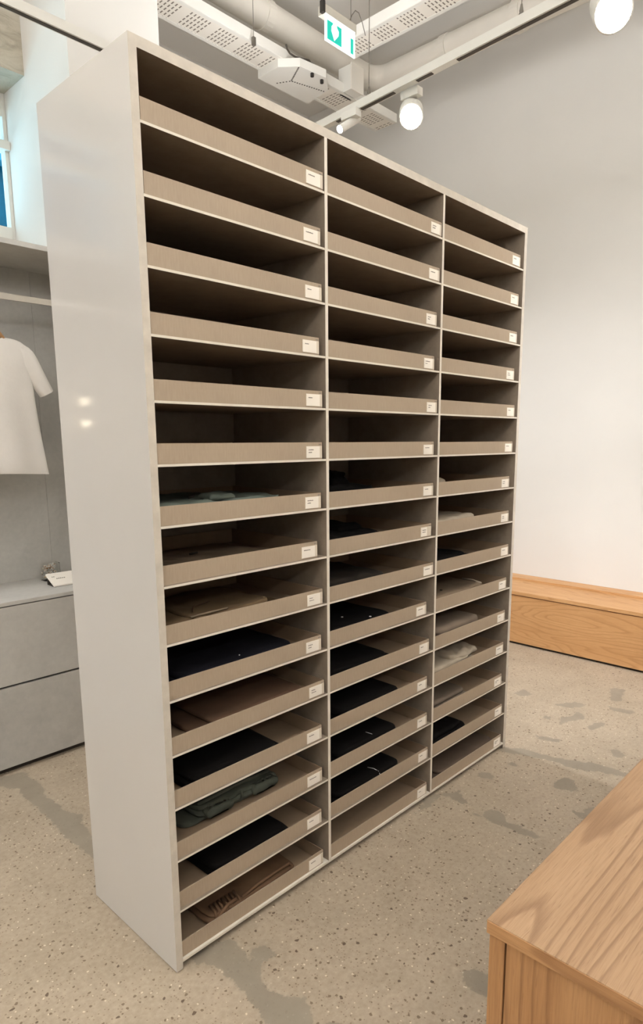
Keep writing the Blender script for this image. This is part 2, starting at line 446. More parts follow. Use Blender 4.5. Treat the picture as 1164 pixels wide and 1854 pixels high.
# junction cover under the tray
r = empty('cable_tray_cover', (0, 0, 3.85)); tag(r, 'white angular perforated cover plate fixed under the cable tray', 'cover plate')
bm = bmesh.new()
pts = [(2.30, 2.26), (2.30, 2.06), (2.39, 1.95), (2.60, 1.92), (2.72, 2.02), (2.76, 2.26)]
lo = [bm.verts.new((x, y, 0)) for x, y in pts]; hi = [bm.verts.new((x, y, .05)) for x, y in pts]
bm.faces.new(lo); bm.faces.new(hi[::-1])
for i in range(6): bm.faces.new((lo[i], hi[i], hi[(i+1) % 6], lo[(i+1) % 6]))
obj('cover', bm, M['white_paint'], r)
bm = bmesh.new()
def dots(a, b, n):
    for i in range(n):
        f = (i+.5)/n; x = a[0]+(b[0]-a[0])*f; y = a[1]+(b[1]-a[1])*f
        box(bm, x-.004, x+.004, y-.004, y+.004, -.002, 0)
dots((2.39, 1.96), (2.47, 2.12), 12); dots((2.47, 2.12), (2.72, 2.05), 14); dots((2.47, 2.12), (2.42, 2.22), 5)
obj('rivet_row', bm, M['black_slot'], r)
bm = bmesh.new(); tube(bm, [(2.50, 1.95, .0), (2.50, 1.95, -.02)], .012, 10); tube(bm, [(2.60, 1.96, 0), (2.60, 1.96, -.02)], .012, 10)
obj('hole_plug', bm, M['sign_black'], r)
# small boxes and cable near the corner
r = empty('junction_box', (2.95, 2.10, 3.90)); tag(r, 'small white electrical box on the cable tray near the pipe bend', 'electrical box')
boxo('housing', (-.06, .06, -.14, -.02, 0, .16), M['white_paint'], r, .004); boxo('lid', (-.065, .065, -.15, -.14, -.005, .165), M['pipe'], r, .002)
bm = bmesh.new()
tube(bm, [(2.30+.03*i, 1.98+.03*math.sin(i*.9), 3.93+.02*math.cos(i*.7)) for i in range(10)], .006, 8)
tag(obj('loose_cable', bm, M['black_slot'], smooth=True), 'thin grey cable looping beside the perforated cable tray', 'cable')
# short hanging dongle
bm = bmesh.new(); tube(bm, [(0, 0, 0), (0, 0, .55)], .0018, 6); r = obj('hanging_sensor', bm, M['wire'], loc=(2.05, 2.0, 3.9))
boxo('sensor_body', (-.010, .010, -.010, .010, -.045, 0), M['wire'], r); tag(r, 'small grey sensor hanging on a thin cord above the shelving', 'sensor')

# ------------------------------------------------------------------ lighting tracks
def light_track(p0, p1, label, slots, ups=(), uk=1.0):
    p0 = Vector(p0); p1 = Vector(p1); L = (p1-p0).length
    r = empty('lighting_track', p0, math.atan2(p1.y-p0.y, p1.x-p0.x)); tag(r, label, 'light track')
    boxo('track_profile', (0, L, -.018, .018, -.0, .038), M['white_paint'], r)
    for a, b in slots: boxo('power_slot', (a, b, -.009, .009, -.003, .0), M['black_slot'], r)
    for a, b in ups:  # added glowing strip and area light, brighten the ceiling from below
        boxo('added_fill_strip', (a, b, -.012, .012, .038, .042), M['strip'], r)
        ld = bpy.data.lights.new('added_fill_light', 'AREA'); ld.shape = 'RECTANGLE'; ld.size = b-a; ld.size_y = .03
        ld.energy = UP_W*(b-a)/4*(uk if b < 3 else 1); ld.color = UP_COL
        lo = bpy.data.objects.new('added_fill_light', ld); C.objects.link(lo); lo.parent = r
        lo.location = ((a+b)/2, 0, .046); lo.rotation_euler = (math.pi, 0, 0)
    return r
ta = Vector((1.99, 3.2, 3.1)); tb = Vector((1.742, -.208, 3.1))
dd = (tb-ta).normalized()
def on_r(y):
    t = (y-ta.y)/dd.y; return ta+dd*t
end = on_r(-4.4)
S0 = lambda y: (ta.y-y)/abs(dd.y)
light_track(ta, end, 'white lighting track beside the right wall carrying the two glaring spotlights',
            [(S0(1.10), S0(1.02)), (S0(.92), S0(.70)), (S0(.56), S0(.47)), (S0(.33), S0(-1.5)), (S0(-1.9), S0(-4.2))], [(S0(-1.4), S0(-4.2)), (S0(1.85), S0(.95))], .45)
light_track((-4.3, 1.40, 3.1), (1.78, 1.40, 3.1), 'white lighting track hanging in front of the concrete lintel at upper left',
            [(.2, 2.2), (2.4, 4.505), (4.585, 5.4)], [(.2, 3.4)])
light_track((-4.3, -1.4, 3.1), (1.60, -1.4, 3.1), 'white lighting track added unseen above and behind the viewer', [(.2, 4.2)], [(.2, 4.4)])  # this track and the next are added to carry unseen fill lamps
light_track((-4.3, -3.4, 3.1), (1.50, -3.4, 3.1), 'white lighting track added unseen near the shop front behind the viewer', [(.2, 4.2)], [(.2, 5.4)])
def sus_wire(x, y, label):
    bm = bmesh.new(); tube(bm, [(0, 0, 0), (0, 0, ZC-3.138)], .0022, 6)
    o = obj('suspension_wire', bm, M['wire'], loc=(x, y, 3.138))
    bm = bmesh.new(); tube(bm, [(0, 0, .0), (0, 0, .02), (0, 0, .045)], [.004, .009, .004], 8); obj('cable_gripper', bm, M['wire'], o)
    bm = bmesh.new(); tube(bm, [(-.018, 0, 0), (0, 0, .03), (.018, 0, 0)], .002, 6); obj('wire_yoke', bm, M['wire'], o)
    tag(o, label, 'wire')
q = on_r(.87); sus_wire(q.x, q.y, 'thin steel wire holding the track just left of the nearer-centre spotlight')
q = on_r(.02); sus_wire(q.x, q.y, 'thin steel wire holding the track near the top right spotlight')
sus_wire(.19, 1.40, 'thin steel wire holding the track at upper left in front of the window wall')
q = on_r(-1.5); sus_wire(q.x, q.y, 'thin steel wire holding the right track behind the viewer')

def spotlight(loc, aim, label, power=1.0, group=None, size=1.0, drop=.12, cone=115, track_z=3.1):
    """loc = centre of the lens"""
    r = empty('track_spotlight', loc); tag(r, label, 'spotlight', group)
    d = (Vector(aim)-Vector(loc)).normalized()
    rot = d.to_track_quat('-Z', 'Y')
    bm = bmesh.new()
    tube(bm, [(0, 0, 0), (0, 0, .005), (0, 0, .13), (0, 0, .145)], [.052*size, .056*size, .056*size, .045*size], 28)
    h = obj('housing', bm, M['white_paint'], r, smooth=False); h.rotation_mode = 'QUATERNION'; h.rotation_quaternion = rot
    bm = bmesh.new(); tube(bm, [(0, 0, -.010), (0, 0, -.006), (0, 0, -.001)], [.030*size, .046*size, .050*size], 28)
    l = obj('lens', bm, M['lens'], r); l.rotation_mode = 'QUATERNION'; l.rotation_quaternion = rot
    back = -d*.085
    bm = bmesh.new(); tube(bm, [tuple(back), (back.x, back.y, track_z-loc[2]-.03)], .012, 12); obj('stem', bm, M['white_paint'], r, smooth=True)
    boxo('track_adapter', (back.x-.02, back.x+.02, back.y-.05, back.y+.05, track_z-loc[2]-.035, track_z-loc[2]), M['white_paint'], r)
    ld = bpy.data.lights.new('spot_beam', 'SPOT'); ld.energy = SPOT_W*power; ld.color = SPOT_COL
    ld.spot_size = math.radians(cone); ld.spot_blend = .8; ld.shadow_soft_size = .05
    lo = bpy.data.objects.new('spot_beam', ld); C.objects.link(lo); lo.parent = r
    lo.rotation_mode = 'QUATERNION'; lo.rotation_quaternion = rot; lo.location = d*.03
    return r
spotlight((1.79, .585, 2.955), (-.3, -1.0, 1.2), 'glaring white spotlight hanging above the middle of the shelving top', .25)
spotlight((1.668, -.39, 2.96), (-.2, -1.6, 1.0), 'largest glaring spotlight, at the top right corner of the picture', .35, size=1.2)
q = on_r(1.05)
spotlight((1.735, .985, 3.0), (.75, 1.15, 2.3), 'small tubular spotlight seen side on at the far end of the track', .25, size=.34)
# unseen spotlights added for brightness, on the same tracks
G = 'added track spotlights outside the picture'
NS = ['first', 'second', 'third', 'fourth', 'fifth', 'sixth', 'seventh', 'eighth', 'ninth', 'tenth', 'eleventh', 'twelfth', 'thirteenth', 'fourteenth', 'fifteenth', 'sixteenth']
cnt = [0]
def outl(where):
    cnt[0] += 1; return 'unseen added white track spotlight %s, %s out of view' % (where, NS[cnt[0]-1])
for y, aim, pw in ((1.6, (3.1, .45, 0), 4.2), (-1.15, (3.86, .9, 1.0), 1.5), (-2.3, (3.2, -1.8, .6), 1.0)):
    q = on_r(y); spotlight((q.x, y, 2.96), aim, outl('on the track by the right wall'), pw, G)
q = on_r(-.78); spotlight((q.x, -.78, 2.96), (3.15, .45, 0), outl('on the track by the right wall'), 4.2, G, cone=52)
for x, aim, pw in ((-3.4, (-3.6, 2.2, 1.0), .9), (-2.2, (-1.2, 2.2, .9), 1.5), (-1.1, (.3, 1.9, 1.0), 1.4)):
    spotlight((x, 1.38, 2.96), aim, outl('in front of the window wall'), pw, G)
for x, aim, pw in ((-3.3, (-.6, .4, .8), 1.0), (-2.2, (.0, .3, 1.0), .8), (-.7, (.3, .1, .7), .16), (.55, (1.1, 0, .9), .12)):
    spotlight((x, -1.4, 2.96), aim, outl('above the viewer'), pw, G)
for x, aim, pw in ((-3.2, (-1.0, .2, 1.0), .8), (-1.6, (.2, -.3, 1.1), .45), (.2, (1.2, 0, 1.4), .25), (1.3, (3.8, -.4, 1.3), 1.0)):
    spotlight((x, -3.4, 2.96), aim, outl('near the shop front'), pw, G)

# ------------------------------------------------------------------ exit sign
r = empty('rescue_sign', (2.06, 1.40, 3.68)); tag(r, 'small lit green and white sign with an arrow, hanging from the ceiling', 'sign')
boxo('housing', (-.004, .262, .0, .05, .125, .175), M['sign_grey'], r, .004)
boxo('clip', (-.022, -.002, -.006, .02, .125, .185), M['sign_black'], r, .003)
pn = boxo('lit_panel', (0, .245, -.004, .006, -.006, .128), M['sign_white'], r)
def flat(name, pts, mat, parent, y=-.0055, th=.001):
    bm = bmesh.new(); f = [bm.verts.new((x, y, z)) for x, z in pts]; g = [bm.verts.new((x, y+th, z)) for x, z in pts]
    bm.faces.new(f); bm.faces.new(g[::-1])
    for i in range(len(pts)): bm.faces.new((f[i], g[i], g[(i+1) % len(pts)], f[(i+1) % len(pts)]))
    return obj(name, bm, mat, parent)
flat('green_field', [(.012, .004), (.128, .004), (.128, .098), (.012, .098)], M['sign_green'], pn)
flat('down_arrow', [(.068, .012), (.102, .050), (.104, .072), (.090, .085), (.086, .112), (.056, .112), (.058, .092), (.046, .078), (.044, .055)], M['sign_white'], pn, -.0066)
flat('door_bar', [(.205, .004), (.228, .004), (.228, .082), (.205, .082)], M['sign_green'], pn)
bm = bmesh.new(); tube(bm, [(.02, .025, .175), (.02, .025, ZC-3.68)], .002, 6); tube(bm, [(.24, .025, .175), (.24, .025, ZC-3.68)], .002, 6)
obj('hanging_wire', bm, M['wire'], r)
bm = bmesh.new(); tube(bm, [(.225+.03*i, .03+.0*i, .175+.10*math.sin(i/5*math.pi)) for i in range(6)], .0025, 6); obj('power_cable', bm, M['wire'], r, smooth=True)

# ------------------------------------------------------------------ the shelving unit
W_, D_, H_ = 1.8516, .473, 2.372
ti, tt = .021, .025
pitch = .155
def zk(k): return .0252+pitch*(15-k)       # underside of shelf k (1 = top)
unit = empty('shelving_unit', (0, 0, 0))
tag(unit, 'tall freestanding white shelving unit of three columns filled with shallow trays', 'shelving unit')
def panel(name, x0, x1, y0, y1, z0, z1, mats, face):
    """box with its own edge, inner and outer materials: face(nrm) -> slot"""
    bm = bmesh.new(); box(bm, x0, x1, y0, y1, z0, z1)
    bmesh.ops.recalc_face_normals(bm, faces=bm.faces[:])
    for f in bm.faces: f.material_index = face(f.normal)
    return obj(name, bm, mats, unit)
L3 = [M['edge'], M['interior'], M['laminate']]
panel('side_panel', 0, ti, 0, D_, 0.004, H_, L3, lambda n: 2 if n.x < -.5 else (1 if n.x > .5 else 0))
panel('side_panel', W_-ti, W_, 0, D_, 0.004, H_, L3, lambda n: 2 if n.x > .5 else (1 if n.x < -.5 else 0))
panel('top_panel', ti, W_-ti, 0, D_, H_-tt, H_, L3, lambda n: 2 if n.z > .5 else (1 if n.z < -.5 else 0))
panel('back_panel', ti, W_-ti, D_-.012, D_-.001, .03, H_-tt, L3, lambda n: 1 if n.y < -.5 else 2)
DV = [(.6155, .6275), (1.2219, 1.2339)]
SH = [M['shelf_edge'], M['interior']]
for a, b in DV:
    panel('divider', a, b, 0, D_-.012, zk(15)+.007, H_-tt, SH, lambda n: 0 if n.y < -.5 else 1)
cols = [(ti, DV[0][0]), (DV[0][1], DV[1][0]), (DV[1][1], W_-ti)]
for a, b in cols:
    for k in range(1, 15):
        panel('shelf', a, b, 0.001, D_-.012, zk(k), zk(k)+.0062, SH, lambda n: 0 if n.y < -.5 else 1)
panel('base_shelf', ti, W_-ti, 0, D_-.012, zk(15)-.001, zk(15)+.007, SH, lambda n: 0 if (n.y < -.5 or n.z > .5) else 1)
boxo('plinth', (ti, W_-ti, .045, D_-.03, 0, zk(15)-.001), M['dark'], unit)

# ------------------------------------------------------------------ trays with label cards
XRE = [[.610,.598,.603,.590,.602,.601,.595,.586,.600,.594,.604,.592,.593,.591,.595],
       [1.216,1.210,1.198,1.190,1.212,1.198,1.203,1.199,1.214,1.182,1.200,1.194,1.196,1.211,1.205],
       [1.802,1.800,1.802,1.791,1.808,1.803,1.789,1.795,1.808,1.801,1.799,1.799,1.795,1.812,1.811]]
TY = [[.002,.002,.003,.003,.003,.004,.005,.014,.006,.008,.006,.007,.008,.010,.008],
      [.002,.002,.002,.003,.002,.003,.004,.007,.004,.010,.006,.008,.006,.009,.006],
      [.002,.002,.003,.003,.003,.003,.004,.003,.004,.004,.003,.004,.004,.005,.003]]
ordn = ['top', 'second', 'third', 'fourth', 'fifth', 'sixth', 'seventh', 'eighth', 'ninth', 'tenth', 'eleventh', 'twelfth', 'thirteenth', 'fourteenth', 'bottom']
coln = ['left', 'middle', 'right']
content = {(0,7):'pale sage shirts', (0,8):'taupe shirts', (0,9):'olive brown garments', (0,10):'a navy garment', (0,11):'brown trousers',
 (0,12):'black folded trousers', (0,13):'green cargo trousers', (0,14):'black folded trousers', (0,15):'brown corduroys',
 (1,7):'a crumpled black top', (1,8):'a black top', (1,9):'charcoal tops', (1,10):'black tops with white buttons', (1,11):'black trousers',
 (1,12):'black trousers', (1,13):'black trousers with a white thread', (1,14):'black trousers with a white cord',
 (2,7):'a stone-coloured top', (2,8):'pale stone shirts', (2,9):'a black top', (2,10):'a buttoned taupe shirt', (2,11):'a grey-taupe jumper',
 (2,12):'pale crumpled trousers', (2,13):'a grey-taupe garment', (2,14):'a black jumper', (2,15):'a dark taupe garment', (0,3):'a black garment'}
TH = .050
rng = random.Random(3)
for c in range(3):
    for k in range(1, 16):
        z0 = zk(k)+(.0064 if k < 15 else .0072); x0 = cols[c][0]+.0022; x1 = XRE[c][k-1]; y0 = TY[c][k-1]; y1 = .452
        h = TH+rng.uniform(-.0015, .0015)-(.001 if k == 15 else 0)
        r = empty('storage_tray', (x0, y0, z0)); wd = x1-x0; dp = y1-y0; t = .003
        inside = content.get((c, k))
        lab = 'beige board tray, %s of the %s column, %s' % (ordn[k-1] if k in (1, 15) else ordn[k-1]+' down', coln[c], ('holding '+inside) if inside else 'nothing showing inside')
        tag(r, lab, 'tray', 'beige label-fronted trays in the shelving unit')
        bm = bmesh.new(); box(bm, 0, wd, 0, t, 0, h)
        bmesh.ops.recalc_face_normals(bm, faces=bm.faces[:])
        for f in bm.faces: f.material_index = 1 if f.normal.y > .5 else 0
        obj('front_panel', bm, [M['board'], M['board_in']], r)
        bm = bmesh.new()
        box(bm, 0, t, t, dp, 0, h); box(bm, wd-t, wd, t, dp, 0, h); box(bm, t, wd-t, dp-t, dp, 0, h); box(bm, t, wd-t, t, dp-t, 0, t)
        obj('tray_body', bm, M['board_in'], r)
        # label sleeve + card
        lw = .064 if c == 0 else (.060 if c == 1 else .062); lh = .0345
        if (c, k) == (1, 8): lw = .045
        lx1 = wd-.004; lx0 = lx1-lw
        if (c, k) == (1, 8): lx0 -= .017; lx1 -= .017
        zb = .004 + rng.uniform(0, .001)
        hb = boxo('label_sleeve', (lx0-.001, wd-.001, -.0012, 0, zb-.001, zb+lh+.001), M['clear'], r)
        cd = boxo('label_card', (lx0, lx1-.008, -.0020, -.0010, zb, zb+lh), M['card'], r)
        if rng.random() < .6: pass
        bm = bmesh.new()
        nl = 2 if rng.random() < .35 else 1
        for ln in range(nl):
            x = lx0+.008; zz = zb+lh*.66-ln*.0075; stop = x+rng.uniform(.014, .03)*(.7 if ln else 1)
            while x < stop:
                wl = rng.uniform(.0009, .0018); box(bm, x, x+wl, -.0026, -.0019, zz, zz+rng.choice((.0020, .0024, .0028))); x += wl+.0007
        obj('printed_text', bm, M['ink'], cd)
        bm = bmesh.new(); x = wd-.013
        for i in range(3): box(bm, x, x+.0022, -.0008, 0.0, h-.008, h-.005); x += .0032
        obj('printed_mark', bm, M['ink'], r)

# ------------------------------------------------------------------ folded garments
def slab(bm, x0, x1, y0, y1, z0, z1, seed, amp=.004, freq=14, n=(34, 26, 6), p=5.0, skew=0, droop=.0):
    """one folded layer: a soft rounded slab with wrinkles"""
    cx, cy, cz = (x0+x1)/2, (y0+y1)/2, (z0+z1)/2; a, b, c = (x1-x0)/2, (y1-y0)/2, (z1-z0)/2
    grid = {}
    def vert(i, j, l):
        key = (i, j, l)
        if key in grid: return grid[key]
        u, v, w_ = 2*i/n[0]-1, 2*j/n[1]-1, 2*l/n[2]-1
        # plan corners: small radius; section: full round edges
        pn = (abs(u)**10+abs(v)**10)**(1/10)/max(abs(u), abs(v), 1e-6) if max(abs(u), abs(v)) > 0 else 1
        x = a*u/pn; y = b*v/pn
        e = max(abs(u), abs(v)); ww = w_
        inset = c*(1-math.sqrt(max(0, 1-min(1, abs(ww))**2.2)))
        if e > .0:
            x -= (x/a if a else 0)*inset*(abs(u)**6); y -= (y/b if b else 0)*inset*(abs(v)**6)
        X = cx+x+skew*y; Y = cy+y; Z = cz+c*ww
        nz = noise.noise(Vector((X*freq, Y*freq, seed*7.3+ww)))
        n2 = noise.noise(Vector((X*freq*2.6+5, Y*freq*2.6, seed*3.1)))
        n3 = noise.noise(Vector((X*5+seed, Y*5, 2.2)))
        if ww > -.9: Z += (nz*amp+n2*amp*.45)*(1 if ww > 0 else .4)+n3*amp*.5-droop*e**4*c
        X += noise.noise(Vector((Y*freq*.8, Z*40, seed+9)))*amp*1.1*abs(u)**3
        Y += noise.noise(Vector((X*freq*.8, Z*40, seed+3)))*amp*1.1*abs(v)**3
        Z = max(Z, z0+.0002)
        grid[key] = bm.verts.new((X, Y, Z)); return grid[key]
    for i in range(n[0]):
        for j in range(n[1]):
            bm.faces.new([vert(i, j, n[2]), vert(i+1, j, n[2]), vert(i+1, j+1, n[2]), vert(i, j+1, n[2])])
            bm.faces.new([vert(i, j, 0), vert(i, j+1, 0), vert(i+1, j+1, 0), vert(i+1, j, 0)])
    for i in range(n[0]):
        for l in range(n[2]):
            bm.faces.new([vert(i, 0, l), vert(i+1, 0, l), vert(i+1, 0, l+1), vert(i, 0, l+1)])
            bm.faces.new([vert(i, n[1], l), vert(i, n[1], l+1), vert(i+1, n[1], l+1), vert(i+1, n[1], l)])
    for j in range(n[1]):
        for l in range(n[2]):
            bm.faces.new([vert(0, j, l), vert(0, j, l+1), vert(0, j+1, l+1), vert(0, j+1, l)])
            bm.faces.new([vert(n[0], j, l), vert(n[0], j+1, l), vert(n[0], j+1, l+1), vert(n[0], j, l+1)])

def base_z(k): return zk(k)+(.0064 if k < 15 else .0072)+.0032
def garment(name, cat, label, k, mat, layers, seed, amp=.004, freq=14, group=None, kw={}):
    r = empty(name, (0, 0, base_z(k))); tag(r, label, cat, group)
    bm = bmesh.new(); z = 0.0003
    for i, (x0, x1, y0, y1, h) in enumerate(layers):
        slab(bm, x0, x1, y0, y1, z, z+h, seed+i*1.7, amp, freq, **kw); z += h*.93
    o = obj('folded_body', bm, M[mat], r, smooth=True)
    r['topz'] = z; del r['topz']
    return r, z
def button(r, x, y, z, rad=.0045, name='button', mat='button'):
    bm = bmesh.new(); tube(bm, [(x, y, z), (x, y, z+.002)], rad, 10); obj(name, bm, M[mat], r)
def strip(name, r, pts, rad, mat, flat_=.5):
    bm = bmesh.new(); tube(bm, pts, rad, 8); return obj(name, bm, M[mat], r, smooth=True)

# left column
r, z = garment('folded_shirt', 'shirt', 'pale sage shirt lying crumpled in the seventh tray of the left column', 7, 'sage',
    [(.05, .56, .05, .40, .024), (.07, .50, .07, .36, .020)], 1, .010, 13)
bm = bmesh.new(); slab(bm, .24, .33, .09, .16, .040, .058, 5, .004, 30, (14, 12, 4)); obj('collar', bm, M['sage'], r, smooth=True)
strip('buttonhole', r, [(.185, .12, .052), (.205, .12, .054)], .003, 'charcoal')
r, z = garment('folded_shirt', 'shirt', 'dull taupe shirt lying flat in the eighth tray of the left column', 8, 'taupe',
    [(.05, .50, .06, .38, .016), (.11, .44, .09, .33, .012)], 2, .006, 12)
strip('buttonhole', r, [(.235, .20, .030), (.262, .20, .031)], .0035, 'charcoal'); strip('fold_seam', r, [(.10, .20, .026), (.14, .15, .027), (.20, .12, .026)], .003, 'taupe')
r, z = garment('folded_trousers', 'trousers', 'olive brown garment with a pressed hem in the ninth tray of the left column', 9, 'olive',
    [(.05, .50, .05, .40, .014), (.07, .44, .06, .34, .016), (.14, .42, .05, .30, .010)], 3, .006, 9)
strip('hem', r, [(.135, .058, .038), (.19, .053, .041), (.26, .056, .040)], .003, 'taupe'); strip('crease', r, [(.17, .10, .040), (.20, .14, .0405), (.27, .16, .0405)], .0022, 'brown')
r, z = garment('folded_jumper', 'jumper', 'navy jumper folded wide in the tenth tray of the left column', 10, 'navy',
    [(.07, .52, .02, .36, .022), (.08, .50, .03, .33, .020)], 4, .004, 8)
button(r, .30, .06, z+.001, .002)
r, z = garment('folded_trousers', 'trousers', 'dark brown trousers in the eleventh tray of the left column', 11, 'brown',
    [(.12, .52, .04, .34, .018), (.18, .545, .03, .30, .018)], 5, .004, 8)
r, z = garment('folded_trousers', 'trousers', 'black trousers folded thick with a rounded end in the twelfth left tray', 12, 'black_cloth',
    [(.09, .445, .015, .30, .024), (.10, .415, .018, .29, .024)], 6, .003, 7)
r, z = garment('folded_cargo_trousers', 'trousers', 'dark green cargo trousers with pocket flaps in the thirteenth left tray', 13, 'green',
    [(.105, .46, .10, .33, .018), (.155, .475, .088, .31, .020), (.16, .45, .09, .28, .012)], 7, .007, 24)
for x0, x1, y in ((.175, .275, .080), (.355, .462, .082)):
    bm = bmesh.new(); slab(bm, x0, x1, y-.006, y+.026, .012, .046, x0*9, .004, 40, (16, 8, 6)); f = obj('pocket_flap', bm, M['green'], r, smooth=True)
    button(f, (x0+x1)/2+.02, y+.004, .046, .004, 'stud', 'charcoal')
strip('waistband', r, [(.17, .118, .052), (.25, .120, .053), (.35, .122, .052), (.45, .120, .051)], .006, 'green')
strip('belt_loop', r, [(.31, .088, .02), (.312, .083, .035), (.313, .091, .047)], .004, 'green')
r, z = garment('folded_trousers', 'trousers', 'black trousers folded neatly in the fourteenth left tray beneath the green cargos', 14, 'black_cloth',
    [(.155, .475, .022, .30, .022), (.160, .455, .025, .29, .022)], 8, .003, 7)
r, z = garment('folded_trousers', 'trousers', 'brown corduroy trousers with a ruffled waistband in the bottom left tray', 15, 'rust',
    [(.14, .50, .032, .34, .018), (.15, .50, .035, .32, .010)], 9, .003, 20)
strip('waistband', r, [(.16, .036, .012), (.17, .032, .026), (.20, .04, .034), (.22, .05, .03), (.25, .045, .036)], .006, 'rust')
for i in range(7): strip('gather', r, [(.165+.016*i, .035, .018), (.17+.015*i, .05+.004*(i % 3), .033), (.175+.015*i, .085, .032)], .0042, 'rust')
strip('side_seam', r, [(.27, .045, .028), (.34, .050, .034), (.42, .055, .032), (.475, .052, .035), (.482, .040, .028), (.468, .034, .024)], .0055, 'rust')
r, z = garment('folded_shirt', 'shirt', 'black garment barely visible over the rim of the third tray of the left column', 3, 'black_cloth',
    [(.10, .52, .06, .34, .030), (.20, .46, .08, .30, .024)], 21, .008, 12)
# middle column
r, z = garment('folded_garment', 'folded top', 'black top heaped to a peak in the seventh tray of the middle column', 7, 'black_cloth',
    [(.66, 1.02, .05, .40, .030), (.68, .96, .08, .38, .022)], 10, .010, 11)
bm = bmesh.new()
slab(bm, .79, .89, .14, .26, .045, .098, 4, .006, 24, (16, 14, 6), droop=.8)
obj('bunched_fold', bm, M['black_cloth'], r, smooth=True)
r, z = garment('folded_garment', 'folded top', 'black top lying in the eighth tray of the middle column, one raised fold', 8, 'black_cloth',
    [(.64, 1.00, .04, .40, .026), (.66, .96, .06, .36, .018)], 11, .009, 11)
bm = bmesh.new(); slab(bm, .80, .93, .12, .28, .038, .064, 8, .004, 20, (16, 14, 6)); obj('bunched_fold', bm, M['black_cloth'], r, smooth=True)
r, z = garment('folded_garment', 'folded top', 'charcoal tops with a thin seam in the ninth tray of the middle column', 9, 'charcoal',
    [(.64, 1.02, .03, .38, .024), (.65, .96, .04, .34, .026)], 12, .008, 12)
strip('seam', r, [(.70, .12, .055), (.73, .16, .056), (.80, .2, .054)], .0022, 'taupe')
r, z = garment('folded_shirt', 'shirt', 'black shirt with three pale buttons in the tenth tray of the middle column', 10, 'black_cloth',
    [(.64, 1.03, .025, .36, .022), (.65, 1.00, .03, .34, .020)], 13, .003, 8)
for x, y in ((.745, .175), (.810, .115), (.885, .045)): button(r, x, y, .042, .0042)
r, z = garment('folded_trousers', 'trousers', 'plain black trousers in the eleventh tray of the middle column', 11, 'black_cloth',
    [(.645, 1.02, .03, .30, .024), (.65, .98, .035, .28, .024)], 14, .003, 8)
r, z = garment('folded_trousers', 'trousers', 'plain black trousers with a rounded end in the twelfth middle tray', 12, 'black_cloth',
    [(.69, 1.045, .018, .30, .026), (.70, 1.04, .02, .28, .024)], 15, .002, 7)
r, z = garment('folded_trousers', 'trousers', 'black trousers showing a short white thread in the thirteenth middle tray', 13, 'black_cloth',
    [(.68, 1.035, .018, .30, .026), (.69, 1.03, .02, .28, .026)], 16, .002, 7)
strip('white_thread', r, [(.885, .065, .0535), (.890, .045, .052), (.897, .030, .047), (.895, .022, .040)], .0010, 'button')
r, z = garment('folded_trousers', 'trousers', 'black trousers with a curved white cord in the fourteenth middle tray', 14, 'black_cloth',
    [(.68, 1.06, .018, .30, .026), (.69, 1.05, .02, .28, .026)], 17, .002, 7)
strip('white_cord', r, [(.905, .072, .0545), (.915, .050, .0535), (.920, .030, .048), (.915, .017, .040), (.905, .012, .030)], .0011, 'button')
# right column
r, z = garment('folded_garment', 'folded top', 'small stone-coloured top peeping over the seventh tray of the right column', 7, 'stone',
    [(1.25, 1.52, .08, .40, .026), (1.27, 1.44, .10, .36, .030)], 18, .008, 13)
r, z = garment('folded_shirt', 'shirt', 'pale stone shirt loosely folded in the eighth tray of the right column', 8, 'stone',
    [(1.245, 1.62, .03, .40, .024), (1.26, 1.60, .04, .36, .026)], 19, .008, 11)
strip('cuff_edge', r, [(1.26, .06, .052), (1.29, .08, .060), (1.32, .07, .055)], .005, 'stone')
r, z = garment('folded_garment', 'folded top', 'flat black top in the ninth tray of the right column', 9, 'black_cloth',
    [(1.245, 1.60, .03, .36, .024), (1.26, 1.53, .05, .32, .020)], 20, .004, 8)
r, z = garment('folded_shirt', 'shirt', 'taupe shirt with a dark button in the tenth tray of the right column', 10, 'taupe',
    [(1.26, 1.68, .03, .34, .022), (1.27, 1.67, .035, .30, .020)], 22, .005, 10)
button(r, 1.40, .09, .043, .006, 'button', 'charcoal'); button(r, 1.37, .20, .043, .005)
strip('collar_edge', r, [(1.64, .04, .042), (1.655, .09, .045), (1.66, .15, .043)], .005, 'stone')
r, z = garment('folded_jumper', 'jumper', 'grey-taupe jumper with a plump fold in the eleventh tray of the right column', 11, 'greytaupe',
    [(1.25, 1.60, .02, .34, .030), (1.285, 1.61, .018, .30, .036)], 23, .004, 7)
r, z = garment('folded_trousers', 'trousers', 'pale stone crumpled trousers in the twelfth tray of the right column', 12, 'stone',
    [(1.25, 1.62, .025, .36, .024), (1.27, 1.56, .03, .30, .024)], 24, .004, 8)
bm = bmesh.new(); slab(bm, 1.42, 1.64, .04, .26, .030, .066, 14, .010, 22, (26, 22, 6)); obj('bunched_leg', bm, M['stone'], r, smooth=True)
r, z = garment('folded_garment', 'folded top', 'grey-taupe top folded small in the thirteenth tray of the right column', 13, 'greytaupe',
    [(1.25, 1.56, .03, .32, .022), (1.26, 1.55, .045, .28, .022)], 25, .004, 8)
r, z = garment('folded_jumper', 'jumper', 'black jumper with a lobed end in the fourteenth tray of the right column', 14, 'black_cloth',
    [(1.25, 1.57, .04, .30, .024), (1.25, 1.53, .045, .28, .026)], 26, .005, 14)
bm = bmesh.new(); slab(bm, 1.243, 1.265, .035, .06, .012, .022, 4, .001, 20, (8, 8, 4)); obj('white_tag', bm, M['button'], r)
r, z = garment('folded_jumper', 'jumper', 'dark taupe jumper spread long in the bottom tray of the right column', 15, 'darktaupe',
    [(1.26, 1.70, .03, .30, .014), (1.33, 1.78, .022, .28, .020)], 27, .003, 7)

